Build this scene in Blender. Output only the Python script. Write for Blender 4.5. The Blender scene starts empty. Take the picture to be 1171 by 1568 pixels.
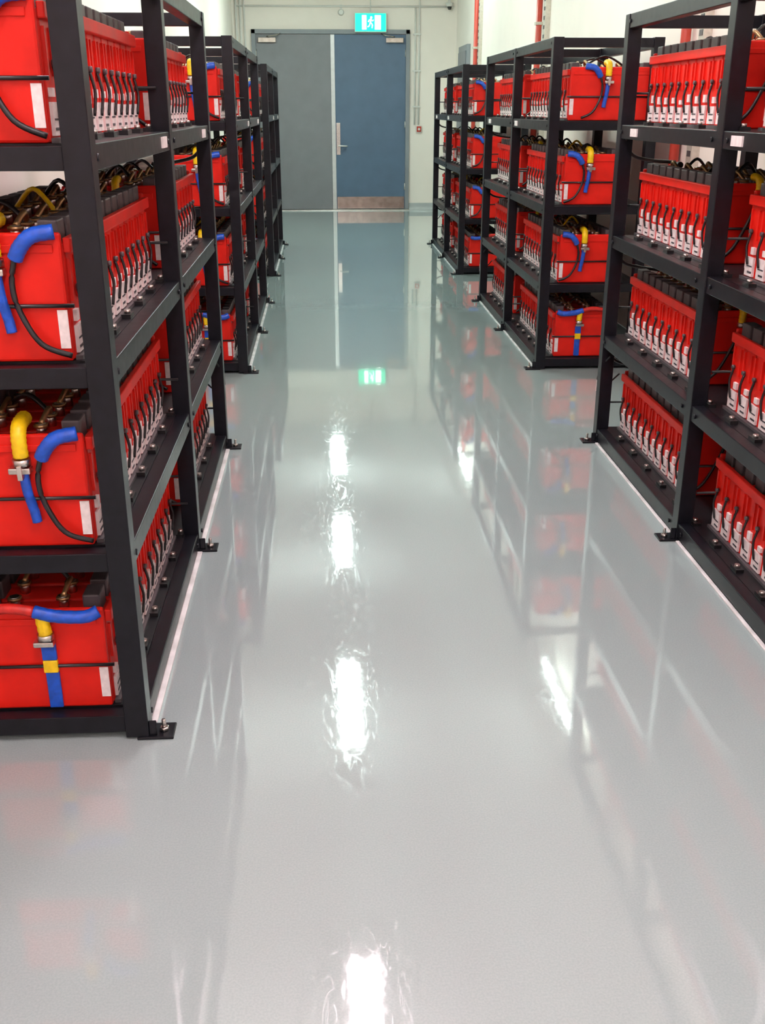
import bpy, bmesh, math, random
from mathutils import Vector, Matrix
random.seed(7)
scene = bpy.context.scene
scene.view_settings.view_transform = 'Standard'
scene.view_settings.exposure = 0.0

# ---------------------------------------------------------------- materials
def mat(name, col, rough=0.5, metal=0.0, emis=None, estr=0.0, nscale=0.0, namt=0.0, bump=0.0, coat=0.0, rvar=0.0, spec=0.5):
    m = bpy.data.materials.new(name); m.use_nodes = True
    nt = m.node_tree; b = nt.nodes['Principled BSDF']
    b.inputs['Base Color'].default_value = (*col, 1)
    b.inputs['Roughness'].default_value = rough
    b.inputs['Metallic'].default_value = metal
    b.inputs['Coat Weight'].default_value = coat
    b.inputs['Specular IOR Level'].default_value = spec
    if emis:
        b.inputs['Emission Color'].default_value = (*emis, 1)
        b.inputs['Emission Strength'].default_value = estr
    if nscale > 0:
        tc = nt.nodes.new('ShaderNodeTexCoord')
        n = nt.nodes.new('ShaderNodeTexNoise'); n.inputs['Scale'].default_value = nscale
        n.inputs['Detail'].default_value = 4
        nt.links.new(tc.outputs['Object'], n.inputs['Vector'])
        r = nt.nodes.new('ShaderNodeValToRGB')
        r.color_ramp.elements[0].position = 0.3; r.color_ramp.elements[1].position = 0.7
        r.color_ramp.elements[0].color = (*[max(0, c * (1 - namt)) for c in col], 1)
        r.color_ramp.elements[1].color = (*[min(1, c * (1 + namt)) for c in col], 1)
        nt.links.new(n.outputs['Fac'], r.inputs['Fac'])
        nt.links.new(r.outputs['Color'], b.inputs['Base Color'])
        if rvar > 0:
            mr = nt.nodes.new('ShaderNodeMapRange')
            mr.inputs['To Min'].default_value = max(0, rough - rvar); mr.inputs['To Max'].default_value = rough + rvar
            nt.links.new(n.outputs['Fac'], mr.inputs['Value']); nt.links.new(mr.outputs['Result'], b.inputs['Roughness'])
        if bump > 0:
            bp = nt.nodes.new('ShaderNodeBump'); bp.inputs['Strength'].default_value = bump
            bp.inputs['Distance'].default_value = 0.01
            nt.links.new(n.outputs['Fac'], bp.inputs['Height']); nt.links.new(bp.outputs['Normal'], b.inputs['Normal'])
    return m

M_BLACK = mat('black_powder_coat', (0.0065, 0.0075, 0.0110), 0.33, nscale=30, namt=0.25, rvar=0.06, spec=0.28)
M_PAN = mat('shelf_black', (0.008, 0.008, 0.010), 0.42, nscale=20, namt=0.3, spec=0.28)
M_RED = mat('red_plastic', (0.68, 0.014, 0.007), 0.42, nscale=9, namt=0.14, rvar=0.05, spec=0.25)
M_CAP = mat('vent_cap_grey', (0.075, 0.066, 0.070), 0.45, nscale=40, namt=0.2)
M_LABEL = mat('white_label', (0.84, 0.78, 0.76), 0.45, nscale=60, namt=0.12)
M_INK = mat('label_ink', (0.05, 0.05, 0.06), 0.5, nscale=60, namt=0.2)
M_STEEL = mat('zinc_steel', (0.62, 0.60, 0.56), 0.28, 1.0, nscale=50, namt=0.15)
M_BRASS = mat('dull_brass_link', (0.35, 0.22, 0.10), 0.4, 0.8, nscale=50, namt=0.3)
M_BLUE = mat('blue_sleeve', (0.008, 0.08, 0.50), 0.4, nscale=60, namt=0.25)
M_YEL = mat('yellow_sleeve', (0.90, 0.60, 0.005), 0.4, nscale=60, namt=0.15)
M_RUB = mat('black_cable', (0.010, 0.010, 0.011), 0.35, nscale=40, namt=0.2)
M_REDC = mat('red_cable', (0.55, 0.02, 0.015), 0.35, nscale=40, namt=0.2)
M_WALL = mat('wall_paint', (0.93, 0.86, 0.78), 0.55, nscale=3, namt=0.02, bump=0.02)
M_CEIL = mat('ceiling_paint', (0.78, 0.78, 0.76), 0.7, nscale=3, namt=0.02)
M_FRAME = mat('door_frame_paint', (0.24, 0.26, 0.28), 0.45, nscale=8, namt=0.04)
M_DGREY = mat('door_grey_paint', (0.20, 0.205, 0.225), 0.45, nscale=5, namt=0.05)
M_DBLUE = mat('door_blue_paint', (0.085, 0.140, 0.220), 0.45, nscale=5, namt=0.06)
M_STRIP = mat('astragal_alu', (0.65, 0.66, 0.66), 0.35, 0.3, nscale=20, namt=0.05)
M_KICK = mat('kick_plate_steel', (0.42, 0.38, 0.34), 0.25, 1.0, nscale=14, namt=0.2)
M_COVE = mat('cove_vinyl', (0.50, 0.53, 0.53), 0.15, nscale=10, namt=0.05)
M_BASELINE = mat('white_base_line', (0.86, 0.86, 0.84), 0.2, nscale=9, namt=0.25, bump=0.2)
M_WHITEP = mat('white_plastic', (0.75, 0.74, 0.70), 0.4, nscale=20, namt=0.03)
M_PIPE_R = mat('red_pipe', (0.50, 0.05, 0.03), 0.35, nscale=20, namt=0.1)
M_STRUT = mat('galvanised_strut', (0.62, 0.58, 0.50), 0.4, 0.4, nscale=40, namt=0.1)
M_TUBE = mat('lamp_tube_cool', (0.9, 0.9, 0.9), 0.4, emis=(0.82, 1.0, 0.945), estr=64, nscale=20, namt=0.01)
M_TUBEW = mat('lamp_tube_pink_tint', (0.9, 0.9, 0.9), 0.4, emis=(1.0, 0.80, 0.86), estr=72, nscale=20, namt=0.01)  # pink emission tint added to colour the near floor
M_SG = mat('exit_green', (0.0, 0.5, 0.25), 0.4, emis=(0.0, 0.80, 0.42), estr=1.6, nscale=30, namt=0.03)
M_SW = mat('exit_white', (0.8, 0.9, 0.85), 0.4, emis=(0.75, 1.0, 0.85), estr=4.0, nscale=30, namt=0.03)

# epoxy floor
def floor_mat():
    m = bpy.data.materials.new('glossy_epoxy_floor'); m.use_nodes = True
    nt = m.node_tree; b = nt.nodes['Principled BSDF']; L = nt.links.new
    tc = nt.nodes.new('ShaderNodeTexCoord')
    n1 = nt.nodes.new('ShaderNodeTexNoise'); n1.inputs['Scale'].default_value = 220; n1.inputs['Detail'].default_value = 2
    L(tc.outputs['Object'], n1.inputs['Vector'])
    r = nt.nodes.new('ShaderNodeValToRGB')
    r.color_ramp.elements[0].position = 0.35; r.color_ramp.elements[1].position = 0.65
    r.color_ramp.elements[0].color = (0.345, 0.435, 0.430, 1); r.color_ramp.elements[1].color = (0.385, 0.475, 0.47, 1)
    L(n1.outputs['Fac'], r.inputs['Fac']); L(r.outputs['Color'], b.inputs['Base Color'])
    n2 = nt.nodes.new('ShaderNodeTexNoise'); n2.inputs['Scale'].default_value = 1.3; n2.inputs['Detail'].default_value = 5
    L(tc.outputs['Object'], n2.inputs['Vector'])
    mr = nt.nodes.new('ShaderNodeMapRange'); mr.inputs['To Min'].default_value = 0.02; mr.inputs['To Max'].default_value = 0.08
    L(n2.outputs['Fac'], mr.inputs['Value'])
    # thin scuffs: stretched, distorted wave-like noise raises roughness locally
    mp = nt.nodes.new('ShaderNodeMapping'); mp.inputs['Scale'].default_value = (9, 1.6, 1); mp.inputs['Rotation'].default_value = (0, 0, .35)
    L(tc.outputs['Object'], mp.inputs['Vector'])
    n4 = nt.nodes.new('ShaderNodeTexNoise'); n4.inputs['Scale'].default_value = 3.0; n4.inputs['Detail'].default_value = 6; n4.inputs['Distortion'].default_value = 1.5
    L(mp.outputs['Vector'], n4.inputs['Vector'])
    r4 = nt.nodes.new('ShaderNodeValToRGB'); e = r4.color_ramp.elements
    e[0].position = .485; e[0].color = (0, 0, 0, 1); e[1].position = .50; e[1].color = (.14, .14, .14, 1)
    e2 = e.new(.515); e2.color = (0, 0, 0, 1)
    L(n4.outputs['Fac'], r4.inputs['Fac'])
    ad = nt.nodes.new('ShaderNodeMath'); ad.operation = 'ADD'
    L(mr.outputs['Result'], ad.inputs[0]); L(r4.outputs['Color'], ad.inputs[1]); L(ad.outputs[0], b.inputs['Roughness'])
    n3 = nt.nodes.new('ShaderNodeTexNoise'); n3.inputs['Scale'].default_value = 16; n3.inputs['Detail'].default_value = 3
    L(tc.outputs['Object'], n3.inputs['Vector'])
    bp = nt.nodes.new('ShaderNodeBump'); bp.inputs['Strength'].default_value = 0.024; bp.inputs['Distance'].default_value = 0.01
    L(n3.outputs['Fac'], bp.inputs['Height']); L(bp.outputs['Normal'], b.inputs['Normal'])
    b.inputs['IOR'].default_value = 1.62
    b.inputs['Coat Weight'].default_value = 0.7; b.inputs['Coat Roughness'].default_value = 0.02
    return m
M_FLOOR = floor_mat()

# ---------------------------------------------------------------- mesh builder
class MB:
    def __init__(s): s.bm = bmesh.new(); s.mats = []
    def mi(s, m):
        if m not in s.mats: s.mats.append(m)
        return s.mats.index(m)
    def box(s, x0, x1, y0, y1, z0, z1, m, bev=0.0):
        if x0 > x1: x0, x1 = x1, x0
        if y0 > y1: y0, y1 = y1, y0
        i = s.mi(m)
        g = bmesh.ops.create_cube(s.bm, size=1)
        for v in g['verts']:
            v.co = Vector(((x0 + x1) / 2 + v.co.x * (x1 - x0), (y0 + y1) / 2 + v.co.y * (y1 - y0), (z0 + z1) / 2 + v.co.z * (z1 - z0)))
        fs = {f for v in g['verts'] for f in v.link_faces}
        for f in fs: f.material_index = i
        if bev > 0:
            es = list({e for v in g['verts'] for e in v.link_edges})
            r = bmesh.ops.bevel(s.bm, geom=es, offset=bev, segments=2, profile=0.5, affect='EDGES')
            for f in r['faces']: f.material_index = i
    def cyl(s, a, b, r, m, seg=12, r2=None):
        i = s.mi(m); a = Vector(a); b = Vector(b); d = b - a
        mtx = Matrix.Translation((a + b) / 2) @ d.to_track_quat('Z', 'Y').to_matrix().to_4x4()
        g = bmesh.ops.create_cone(s.bm, cap_ends=True, segments=seg, radius1=r, radius2=r if r2 is None else r2, depth=d.length, matrix=mtx)
        for f in {f for v in g['verts'] for f in v.link_faces}:
            f.material_index = i
            if len(f.verts) == 4: f.smooth = True
    def tube(s, pts, r, m, seg=8, sub=5, ribs=0.0):
        P = [Vector(p) for p in pts]; out = []
        for k in range(len(P) - 1):
            p0 = P[max(k - 1, 0)]; p1 = P[k]; p2 = P[k + 1]; p3 = P[min(k + 2, len(P) - 1)]
            for t in range(sub):
                u = t / sub
                out.append(0.5 * ((2 * p1) + (p2 - p0) * u + (2 * p0 - 5 * p1 + 4 * p2 - p3) * u * u + (3 * p1 - p0 - 3 * p2 + p3) * u ** 3))
        out.append(P[-1]); i = s.mi(m); rings = []; up = Vector((0, 0, 1))
        for k, p in enumerate(out):
            d = (out[min(k + 1, len(out) - 1)] - out[max(k - 1, 0)]).normalized()
            a = d.cross(up)
            if a.length < 0.2: a = d.cross(Vector((0, 1, 0)))
            a.normalize()
            if rings and a.dot(pa) < 0: a = -a
            pa = a
            b = d.cross(a); rr = r * (1 + (ribs if k % 2 else 0))
            rings.append([s.bm.verts.new(p + a * math.cos(q) * rr + b * math.sin(q) * rr) for q in [2 * math.pi * j / seg for j in range(seg)]])
        for k in range(len(rings) - 1):
            for j in range(seg):
                f = s.bm.faces.new((rings[k][j], rings[k][(j + 1) % seg], rings[k + 1][(j + 1) % seg], rings[k + 1][j]))
                f.material_index = i; f.smooth = True
        for rg in (rings[0], rings[-1]):
            f = s.bm.faces.new(rg); f.material_index = i
    def mesh(s, name, flipx=False):
        if flipx:
            for v in s.bm.verts: v.co.x = -v.co.x
        bmesh.ops.recalc_face_normals(s.bm, faces=s.bm.faces)
        me = bpy.data.meshes.new(name); s.bm.to_mesh(me); s.bm.free()
        for m in s.mats: me.materials.append(m)
        return me

def obj(name, me, loc=(0, 0, 0), parent=None, bevel=0):
    o = bpy.data.objects.new(name, me); scene.collection.objects.link(o); o.location = loc
    if parent: o.parent = parent
    if bevel:
        b = o.modifiers.new('bevel', 'BEVEL'); b.width = bevel; b.segments = 2; b.limit_method = 'ANGLE'
    return o
def empty(name, loc=(0, 0, 0)):
    e = bpy.data.objects.new(name, None); scene.collection.objects.link(e); e.location = loc; return e

# ---------------------------------------------------------------- room shell
XL, XR, YF, YB, H = -1.27, 2.05, -3.2, 16.65, 3.45
def slab(name, b, m):
    k = MB(); k.box(*b, m); return obj(name, k.mesh(name))
slab('floor', (XL - .15, XR + .15, YF - .15, YB + .15, -.12, 0), M_FLOOR)
slab('ceiling', (XL - .15, XR + .15, YF - .15, YB + .15, H, H + .12), M_CEIL)
slab('wall_left', (XL - .12, XL, YF, YB, 0, H), M_WALL)
slab('wall_right', (XR, XR + .12, YF, YB, 0, H), M_WALL)
slab('wall_back', (XL - .12, XR + .12, YB, YB + .12, 0, H), M_WALL)
slab('wall_front', (XL - .12, XR + .12, YF - .12, YF, 0, H), M_WALL)

def cove(name, axis, a, b, wallc, sgn):
    k = MB(); i = k.mi(M_COVE); prof = [(0, 0.10), (0.012, 0.10)]
    for t in range(7):
        q = math.pi / 2 * t / 6
        prof.append((0.012 + 0.04 * (1 - math.cos(q)), 0.045 * (1 - math.sin(q)) + 0.003))
    prof.append((0.06, 0.0)); prof.append((0, 0))
    r0, r1 = [], []
    for (d, z) in prof:
        if axis == 'y':
            r0.append(k.bm.verts.new((wallc + sgn * d, a, z))); r1.append(k.bm.verts.new((wallc + sgn * d, b, z)))
        else:
            r0.append(k.bm.verts.new((a, wallc + sgn * d, z))); r1.append(k.bm.verts.new((b, wallc + sgn * d, z)))
    n = len(prof)
    for j in range(n): k.bm.faces.new((r0[j], r0[(j + 1) % n], r1[(j + 1) % n], r1[j]))
    k.bm.faces.new(r0); k.bm.faces.new(r1)
    return obj(name, k.mesh(name))
cove('baseboard_left', 'y', YF, YB, XL, 1)
cove('baseboard_right', 'y', YF, YB, XR, -1)
cove('baseboard_back', 'x', 1.36, XR - .06, YB, -1)
cove('baseboard_front', 'x', XL + .06, XR - .06, YF, 1)

# ---------------------------------------------------------------- double door
DX0, DX1, DZ = -1.0, 1.35, 2.57
d = empty('door_1', (0, YB, 0))
k = MB()
k.box(DX0, DX0 + .06, -.05, 0, 0, DZ, M_FRAME); k.box(DX1 - .06, DX1, -.05, 0, 0, DZ, M_FRAME)
k.box(DX0, DX1, -.05, 0, DZ - .06, DZ, M_FRAME)
obj('door_frame', k.mesh('door_frame'), parent=d, bevel=.004)
k = MB(); k.box(DX0 + .06, .165, -.03, 0, .015, DZ - .065, M_DGREY, .003)
for z in (.3, 1.2, 2.2): k.cyl((DX0 + .064, -.034, z), (DX0 + .064, -.034, z + .1), .009, M_STEEL)
obj('leaf_grey', k.mesh('leaf_grey'), parent=d)
k = MB(); k.box(.225, DX1 - .06, -.03, 0, .015, DZ - .065, M_DBLUE, .003)
for z in (.3, 1.2, 2.2): k.cyl((DX1 - .064, -.034, z), (DX1 - .064, -.034, z + .1), .009, M_STEEL)
obj('leaf_blue', k.mesh('leaf_blue'), parent=d)
k = MB(); k.box(.165, .225, -.042, 0, .015, DZ - .065, M_STRIP, .003); obj('astragal', k.mesh('astragal'), parent=d)
k = MB(); k.box(.235, DX1 - .07, -.034, -.03, .02, .20, M_KICK); obj('kick_plate', k.mesh('kick_plate'), parent=d)
k = MB()
k.box(.235, .295, -.04, -.03, .82, 1.28, M_STEEL, .003)
k.cyl((.265, -.04, 1.22), (.265, -.055, 1.22), .018, M_STEEL)
k.cyl((.265, -.04, .95), (.265, -.09, .95), .012, M_STEEL)
k.tube([(.265, -.088, .95), (.31, -.09, .95), (.40, -.088, .945)], .011, M_STEEL)
obj('lever_handle', k.mesh('lever_handle'), parent=d)
for nm, xa, xb, sg in (('closer_grey', DX0 + .10, DX0 + .36, 1), ('closer_blue', DX1 - .36, DX1 - .10, -1)):
    k = MB(); k.box(xa, xb, -.085, -.03, DZ - .18, DZ - .11, M_KICK, .006)
    k.tube([((xa + xb) / 2, -.09, DZ - .10), ((xa + xb) / 2 + sg * .14, -.15, DZ - .085), ((xa + xb) / 2 + sg * .20, -.045, DZ - .055)], .008, M_KICK, sub=3)
    obj(nm, k.mesh(nm), parent=d)
k = MB(); k.box(DX0, DX1, -.14, 0, 0, .012, M_STEEL, .004); k.box(DX0, DX1, -.30, -.14, 0, .003, M_COVE); obj('threshold', k.mesh('threshold'), parent=d)

# ---------------------------------------------------------------- exit sign
k = MB()
k.box(-.235, .235, 0, .05, -.13, .13, M_WHITEP, .006)
k.box(-.225, .225, -.004, 0, -.12, .12, M_SG)
k.box(-.125, -.062, -.007, -.004, -.095, .095, M_SW)
k.box(.062, .150, -.007, -.004, -.095, .095, M_SW)
k.cyl((.01, -.004, .065), (.01, -.008, .065), .016, M_SW)
k.tube([(.005, -.006, .045), (-.005, -.006, .0)], .013, M_SW, seg=6)
k.tube([(-.005, -.006, 0), (.025, -.006, -.03), (.02, -.006, -.075)], .008, M_SW, seg=6)
k.tube([(-.005, -.006, 0), (-.02, -.006, -.045), (-.045, -.006, -.06)], .008, M_SW, seg=6)
k.tube([(.005, -.006, .04), (.03, -.006, .02), (.042, -.006, .035)], .006, M_SW, seg=6)
k.tube([(.005, -.006, .04), (-.022, -.006, .03), (-.035, -.006, .005)], .006, M_SW, seg=6)
k.box(-.03, .03, .01, .05, .13, .145, M_WHITEP)
k.cyl((0, .03, .14), (0, .03, H - 2.66), .008, M_WHITEP)
obj('exit_sign', k.mesh('exit_sign'), (.76, YB - .12, 2.66))

# ---------------------------------------------------------------- conduits and wall services
def pipes(name, parts, clips=()):
    k = MB()
    for a, b, r, m in parts: k.cyl(a, b, r, m, 10)
    for c in clips: k.box(*c)
    return obj(name, k.mesh(name))
yb = YB - .02
pipes('wall_conduit', [((XL + .05, yb, 2.88), (XR - .05, yb, 2.88), .013, M_WHITEP), ((XL + .05, yb, 3.0), (XR - .05, yb, 3.0), .010, M_WHITEP),
                       ((1.43, yb, 1.25), (1.43, yb, 2.88), .012, M_WHITEP), ((1.49, yb, 1.25), (1.49, yb, H), .012, M_WHITEP),
                       ((-1.09, yb, .1), (-1.09, yb, H), .012, M_WHITEP), ((-1.15, yb, .1), (-1.15, yb, H), .012, M_WHITEP), ((-1.21, yb, .1), (-1.21, yb, H), .016, M_WHITEP)],
      [(1.40, 1.52, YB - .04, YB, z, z + .02, M_WHITEP) for z in (1.5, 2.0, 2.5)])
k = MB(); k.box(-.045, .045, -.04, 0, -.05, .05, M_WHITEP, .006); k.box(-.035, .035, -.05, -.04, -.04, .04, M_PIPE_R, .005)
k.cyl((0, -.05, 0), (0, -.056, 0), .018, M_WHITEP)
obj('call_point', k.mesh('call_point'), (1.50, YB, 1.19))
k = MB(); k.box(-.02, .02, -.06, 0, -.02, .02, M_WHITEP, .004); k.cyl((0, -.05, -.02), (0, -.05, -.07), .06, M_WHITEP, 20, .04); k.cyl((0, -.05, -.07), (0, -.05, -.11), .035, M_RUB, 16, .02)
obj('security_camera', k.mesh('security_camera'), (1.93, YB, 2.95))
k = MB(); k.cyl((0, 0, 0), (0, -.06, 0), .045, M_WHITEP, 20, .03); k.box(-.02, .02, -.02, 0, .03, .1, M_WHITEP)
obj('motion_sensor', k.mesh('motion_sensor'), (.33, YB, 2.80))

def strut(y, red=True):
    k = MB(); x = XR
    k.box(x - .045, x, -.30, -.22, 0.1, H, M_STRUT)
    z = .2
    while z < H - .1:
        k.box(x - .048, x - .044, -.285, -.235, z, z + .03, M_CAP); z += .075
    if red:
        k.cyl((x - .04, 0, .1), (x - .04, 0, H), .028, M_PIPE_R, 12)
        for z in (.5, 1.4, 2.2, 3.0): k.box(x - .075, x, -.035, .035, z, z + .025, M_STRUT)
    return k.mesh('sprinkler_riser')
for y in (6.05, 10.2, 14.3): obj('sprinkler_riser', strut(y), (0, y, 0))
k = MB(); k.box(-.05, 0, -.45, .45, 0, 2.3, M_FRAME, .004); k.box(-.065, -.05, -.38, .38, .05, 2.22, M_DGREY, .004)
k.cyl((-.065, -.30, 1.1), (-.10, -.30, 1.1), .015, M_STEEL)
obj('door_2', k.mesh('side_door'), (XR - .001, 15.5, 0))

# ---------------------------------------------------------------- fluorescent fixtures
def fixture(tm, w=.15, L=1.25):
    k = MB()
    k.box(-w * .45, w * .45, -L / 2, L / 2, .035, .08, M_WHITEP, .004)
    k.box(-w / 2, w / 2, -L / 2 - .02, -L / 2, 0, .08, M_WHITEP, .004); k.box(-w / 2, w / 2, L / 2, L / 2 + .02, 0, .08, M_WHITEP, .004)
    for sx in ((-1, 1) if w > .1 else (0,)):
        k.cyl((sx * w * .27, -L / 2, .015), (sx * w * .27, L / 2, .015), w * .20 if w > .1 else .015, tm, 12)
    for y in (-.45, .45): k.cyl((0, y, .08), (0, y, H - 3.2), .005, M_STEEL, 8)
    return k.mesh('fluorescent_light')
fc, fw, fs = fixture(M_TUBE, .18), fixture(M_TUBEW, .18), fixture(M_TUBE, .07)
for y in (7.42, 10.9, 14.0): obj('fluorescent_light', fc, (.15, y, 3.2))
for y in (3.98, 1.0, -1.9): obj('fluorescent_light', fw, (.15, y, 3.2))
for p in ((-1.05, 7.4), (-1.05, 10.6), (1.94, 7.4), (1.94, 13.6), (-1.05, 3.9)): obj('fluorescent_light', fs, (p[0], p[1], 3.2))

# ---------------------------------------------------------------- racks
PW = .058; DEPTH = .62; TOP = 1.86
LEV = [.07, .52, .97, 1.43]
def rack(front, sgn, y0w):
    """local frame: aisle face at x=0, first post at y=0"""
    y0 = 0.0
    k = MB(); ys = [y0, y0 + 1.21, y0 + 2.43]
    xa = lambda d: sgn * d
    feet = []
    for y in ys:
        yp = y if y != ys[2] else y - PW
        if y == ys[1]: yp = y - PW / 2
        feet.append(yp)
        for dd in (0, DEPTH - PW):
            k.box(xa(dd), xa(dd + PW), yp, yp + PW, .006, TOP, M_BLACK)
            o = -1 if dd == 0 else 1
            e0 = dd if dd == 0 else dd + PW
            k.box(xa(e0 + o * .062), xa(e0 - o * .03), yp - .005, yp + PW + .005, 0, .008, M_BLACK)
            bx = xa(e0 + o * .035)
            k.cyl((bx, yp + PW / 2, .008), (bx, yp + PW / 2, .018), .013, M_STEEL, 6)
            k.cyl((bx, yp + PW / 2, .018), (bx, yp + PW / 2, .04), .006, M_STEEL, 8)
            k.box(xa(e0), xa(e0 + o * .02), yp + .004, yp + .010, .008, .05, M_BLACK)
        for z in LEV + [TOP]:
            k.box(xa(PW), xa(DEPTH - PW), yp + .008, yp + PW - .008, z - .052, z - .004, M_BLACK)
    for z in LEV + [TOP]:
        for dd in (0.004, DEPTH - PW + .01):
            k.box(xa(dd), xa(dd + .044), y0 + PW, ys[2] - PW, z - .055, z, M_BLACK)
            for y in ys:
                for dy in (-.07, .07):
                    if y0 < y + dy < ys[2] and dd < .1:
                        k.cyl((xa(dd), y + dy * 1.0, z - .028), (xa(dd - .006), y + dy, z - .028), .009, M_BLACK, 6)
    me = k.mesh('rack_frame')
    e = empty('battery_rack', (front, y0w, 0)); obj('frame', me, parent=e, bevel=.003)
    k = MB()
    for z in LEV:
        k.box(xa(.048), xa(DEPTH - .048), y0 + PW - .002, ys[2] - PW + .002, z - .012, z, M_PAN)
        k.box(xa(.10), xa(.13), y0 + PW, ys[2] - PW, z - .045, z - .012, M_PAN)
        k.box(xa(.40), xa(.43), y0 + PW, ys[2] - PW, z - .045, z - .012, M_PAN)
        y = y0 + .16
        while y < ys[2] - .1:
            k.box(xa(.052), xa(.078), y - .025, y + .025, z, z + .012, M_RUB)
            k.cyl((xa(.064), y, z + .012), (xa(.064), y, z + .022), .009, M_STEEL, 6)
            y += .203
    obj('shelves', k.mesh('rack_shelves'), parent=e)
    k = MB()
    for y in (ys[1] - .20, ys[2] - .30):
        k.box(xa(-.0015), xa(.004), y, y + .09, LEV[3] - .043, LEV[3] - .012, M_LABEL)
    obj('shelf_tags', k.mesh('rack_tags'), parent=e)
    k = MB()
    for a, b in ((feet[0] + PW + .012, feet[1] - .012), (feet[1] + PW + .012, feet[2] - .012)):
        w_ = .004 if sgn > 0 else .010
        k.box(xa(-w_), xa(.010), a, b, 0, .007, M_BASELINE, .002)  # thin raised white line on the floor along the rack's aisle edge
    obj('rack_base_line', k.mesh('rack_base_line'), parent=e)
    # drooping link cables between shelves at the far end of the rack
    k = MB()
    for z in LEV[1:]:
        k.tube([(xa(.030), 2.36, z - .03), (xa(.034), 2.385, z - .075), (xa(.075), 2.405, z - .125), (xa(.15), 2.40, z - .145), (xa(.24), 2.33, z - .150)], .0075, M_RUB, 8, 6)
    z = LEV[0]
    k.tube([(xa(.03), 2.34, z + .36), (xa(.012), 2.40, z + .30), (xa(.005), 2.44, z + .22), (xa(.05), 2.445, z + .20), (xa(.10), 2.41, z + .26)], .004, M_RUB, 8, 6)
    k.box(xa(.0), xa(.035), 2.436, 2.438, z + .17, z + .23, M_LABEL)
    obj('link_cables', k.mesh('link_cables'), parent=e)
    return e

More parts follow.
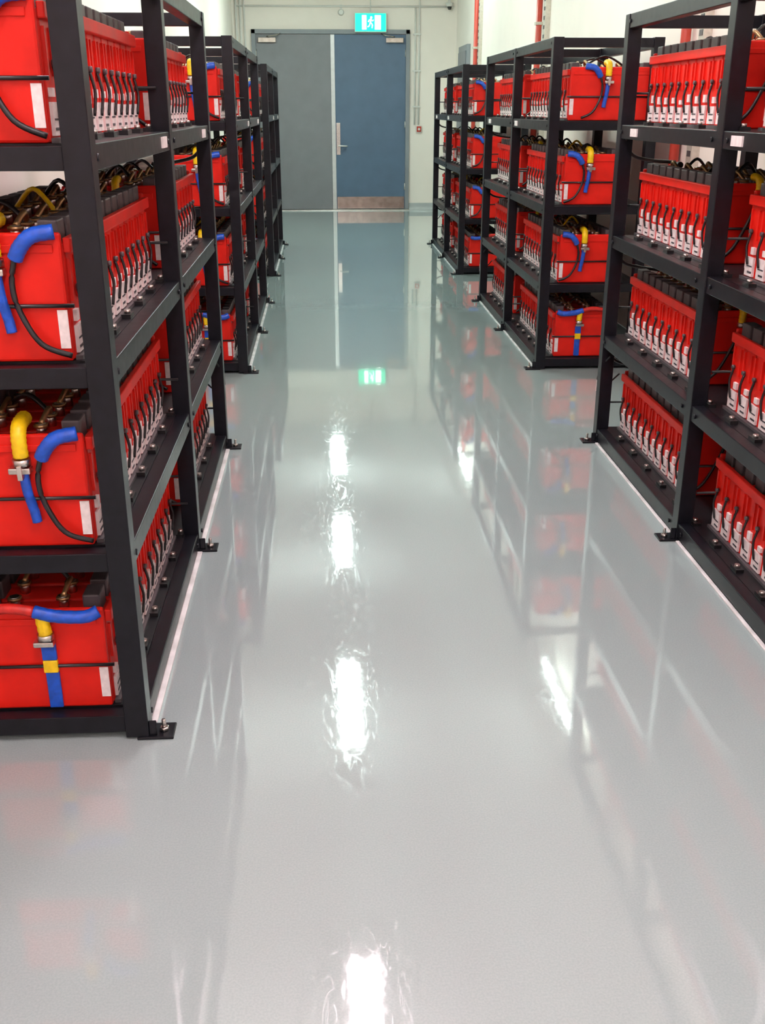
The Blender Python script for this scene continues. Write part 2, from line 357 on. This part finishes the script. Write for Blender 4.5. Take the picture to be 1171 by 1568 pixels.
# ---------------------------------------------------------------- battery banks
CP = .09; BW = .33; BH = .268
def bank(n, variant, W=BW):
    """local: aisle-facing front at x=0 (bank occupies -x), y from 0 to n*CP"""
    k = MB(); rnd = random.Random(variant * 31 + n); L = n * CP
    k.box(-W + .01, -.012, .002, L - .002, .001, BH - .03, M_RUB)          # dark gaps between cells
    for i in range(n):
        y = i * CP
        k.box(-W, 0, y + .0045, y + CP - .0045, 0, BH - .012, M_RED, .006)
        k.box(0, .007, y + .012, y + .020, .13, BH - .045, M_RED); k.box(0, .007, y + CP - .020, y + CP - .012, .13, BH - .045, M_RED)
        lh = .074 + rnd.uniform(-.006, .008); o = rnd.uniform(-.003, .003)
        k.box(.000, .0075, y + .012 + o, y + CP - .016 + o, .014, lh, M_LABEL)
        k.box(.000, .0085, y + .016 + o, y + .040 + o, lh + .010, lh + .034 + rnd.uniform(-.008, .006), M_LABEL)
        k.box(.0075, .0085, y + .018, y + .050, .024, .030, M_INK)
        k.box(.0075, .0085, y + .018, y + .060, .044, .048, M_INK)
        k.box(.0075, .0085, y + .060, y + .070, .055, .070, M_INK)
        k.tube([(.006, y + .058 + o, .150), (.014, y + .062 + o, .11), (.014, y + .056, .08), (.010, y + .050, .05)], .0042, M_RUB, 5, 3)
        k.cyl((.004, y + CP * .64, .155), (.014, y + CP * .64, .155), .007, M_CAP, 8)
        for xx in (-.055, -W + .012):
            k.box(xx, xx + .043, y + .012, y + CP - .012, BH - .02, BH + .036, M_CAP, .004)
        for xx in (-.11, -W + .10):
            k.cyl((xx, y + CP / 2, BH - .015), (xx, y + CP / 2, BH + .022), .012, M_STEEL, 10)
            k.cyl((xx, y + CP / 2, BH + .012), (xx, y + CP / 2, BH + .020), .018, M_BRASS, 6)
        if i < n - 1:
            xx = -.11 if i % 2 == 0 else -W + .10
            k.tube([(xx, y + CP / 2, BH + .02), (xx + .01, y + CP, BH + .045), (xx, y + CP * 1.5, BH + .02)], .007, M_BRASS, 6, 4)
            if i % 3 == 1:
                k.tube([(-.11, y + CP / 2, BH + .02), (-W / 2, y + CP * .8, BH + .055 + rnd.uniform(0, .02)), (-W + .10, y + CP * 1.5, BH + .02)], .006, M_YEL if rnd.random() < .3 else M_RUB, 6, 5)
    k.box(-.002, .015, .0, L, BH - .032, BH, M_RED, .003)
    k.box(-W - .010, -W + .002, .0, L, BH - .03, BH, M_RED, .003)
    k.box(.0, .016, .0, L, 0, .010, M_CAP)
    for ye, s in ((0, -1), (L, 1)):
        k.box(-W + .002, -.002, ye - s * .001, ye + s * .014, .0, BH + .012, M_RED, .006)
        k.box(-W + .02, -.02, ye + s * .014, ye + s * .018, BH - .03, BH - .012, M_RED, .002)
        k.cyl((-W - .012, ye + s * .020, .125), (.062 if s > 0 else .014, ye + s * .020, .125), .0045, M_RUB, 8)
        k.box(-.026, -.004, ye + s * .014, ye + s * .0165, .03, .115, M_LABEL)
        k.cyl((-W - .016, ye + s * .02, .125), (-W - .008, ye + s * .02, .125), .009, M_STEEL, 8)
        c = -W * .5 + .022
        P = lambda x, o, z: (x, ye + s * o, z)
        if s > 0 or n == 10:
            k.tube([P(c - .004, -.05, BH + .030), P(c - .002, .002, BH + .026), P(c, .024, BH + .008), P(c, .024, BH - .03)], .013, M_YEL if s < 0 else M_RUB, 10, 7, ribs=.10)
            k.cyl(P(c, .024, BH - .03), P(c, .024, BH - .045), .016, M_STEEL, 12)
            k.tube([P(c, .024, BH - .04), P(c + .02, .028, BH - .10), P(c + .07, .026, .06), P(c + .12, .02, .014)], .006, M_RUB, 8, 6)
        elif variant % 2 == 0:
            k.tube([P(c - .004, -.05, BH + .035), P(c - .002, .005, BH + .032), P(c, .030, BH + .01), P(c, .030, BH - .035)], .017, M_YEL, 10, 7, ribs=.10)
            k.cyl(P(c, .030, BH - .04), P(c, .030, BH - .055), .021, M_STEEL, 12)
            k.box(c - .03, c + .02, ye + s * .016, ye + s * .045, BH - .075, BH - .06, M_STEEL, .003)
            k.box(c - .006, c + .006, ye + s * .03, ye + s * .06, BH - .085, BH - .05, M_STEEL, .002)
            k.tube([P(c, .028, BH - .065), P(c + .004, .030, BH - .12), P(c + .012, .024, BH - .17), P(c + .016, .024, BH - .20)], .012, M_BLUE, 8, 5)
            k.tube([P(c + .045, .03, BH - .040), P(c + .06, .035, BH - .015), P(c + .085, .03, BH + .008), P(c + .13, .02, BH + .015)], .0165, M_BLUE, 10, 6, ribs=.05)
            k.tube([P(c + .045, .03, BH - .035), P(c + .032, .03, BH - .09), P(c + .04, .03, BH - .15), P(c + .08, .035, .045), P(c + .140, .02, .014)], .0065, M_RUB, 8, 6)
        else:
            k.tube([P(c - .16, .02, BH + .015), P(c - .08, .035, BH + .028), P(c - .02, .035, BH + .018)], .013, M_REDC, 10, 6)
            k.tube([P(c - .02, .035, BH + .018), P(c + .03, .035, BH + .004), P(c + .10, .03, BH - .002), P(c + .132, .02, BH + .008)], .016, M_BLUE, 10, 6, ribs=.05)
            k.tube([P(c - .005, .03, BH + .01), P(c, .030, BH - .045)], .016, M_YEL, 10, 7, ribs=.10)
            k.cyl(P(c, .030, BH - .045), P(c, .030, BH - .06), .021, M_STEEL, 12)
            k.box(c - .03, c + .02, ye + s * .016, ye + s * .045, BH - .078, BH - .064, M_STEEL, .003)
            k.box(c - .018, c + .018, ye + s * .014, ye + s * .026, BH - .125, BH - .075, M_BLUE, .003)
            k.box(c - .018, c + .018, ye + s * .014, ye + s * .027, BH - .160, BH - .125, M_YEL, .003)
            k.box(c - .016, c + .018, ye + s * .014, ye + s * .022, .004, BH - .160, M_BLUE, .003)
    return k
cache = {}
def put_bank(front, sgn, y, z, n, variant, W=BW):
    key = (n, variant, sgn, W)
    if key not in cache: cache[key] = bank(n, variant, W).mesh('battery_bank', flipx=(sgn > 0))
    return obj('battery_bank', cache[key], (front, y, z + .0005))

XLF, XRF = -.47, 1.285
for y0 in (2.23, 6.07, 9.90):
    for front, sgn, setb in ((XLF, -1, .092), (XRF, 1, .115)):
        rack(front, sgn, y0)
        for li, z in enumerate(LEV):
            va = [1, 0, 0, 2][li]
            W = .47 if (sgn > 0 and li == 3 and 6 < y0 < 7) else BW
            put_bank(front + sgn * setb, sgn, y0 + .065, z, 12, va, W)
            put_bank(front + sgn * setb, sgn, y0 + 1.475, z, 10, (va + li) % 3, BW)

# ---------------------------------------------------------------- camera
cam = bpy.data.cameras.new('camera'); co = bpy.data.objects.new('camera', cam); scene.collection.objects.link(co)
co.location = (0, 0, 1.5); co.rotation_euler = (math.radians(90 - 21.7), 0, math.radians(-3.24))
cam.sensor_fit = 'VERTICAL'; cam.sensor_height = 36; cam.lens = 36 * 1557 / 1568; cam.clip_start = .05
scene.camera = co
w = bpy.data.worlds.new('world'); scene.world = w; w.use_nodes = True
w.node_tree.nodes['Background'].inputs['Color'].default_value = (.02, .02, .02, 1)
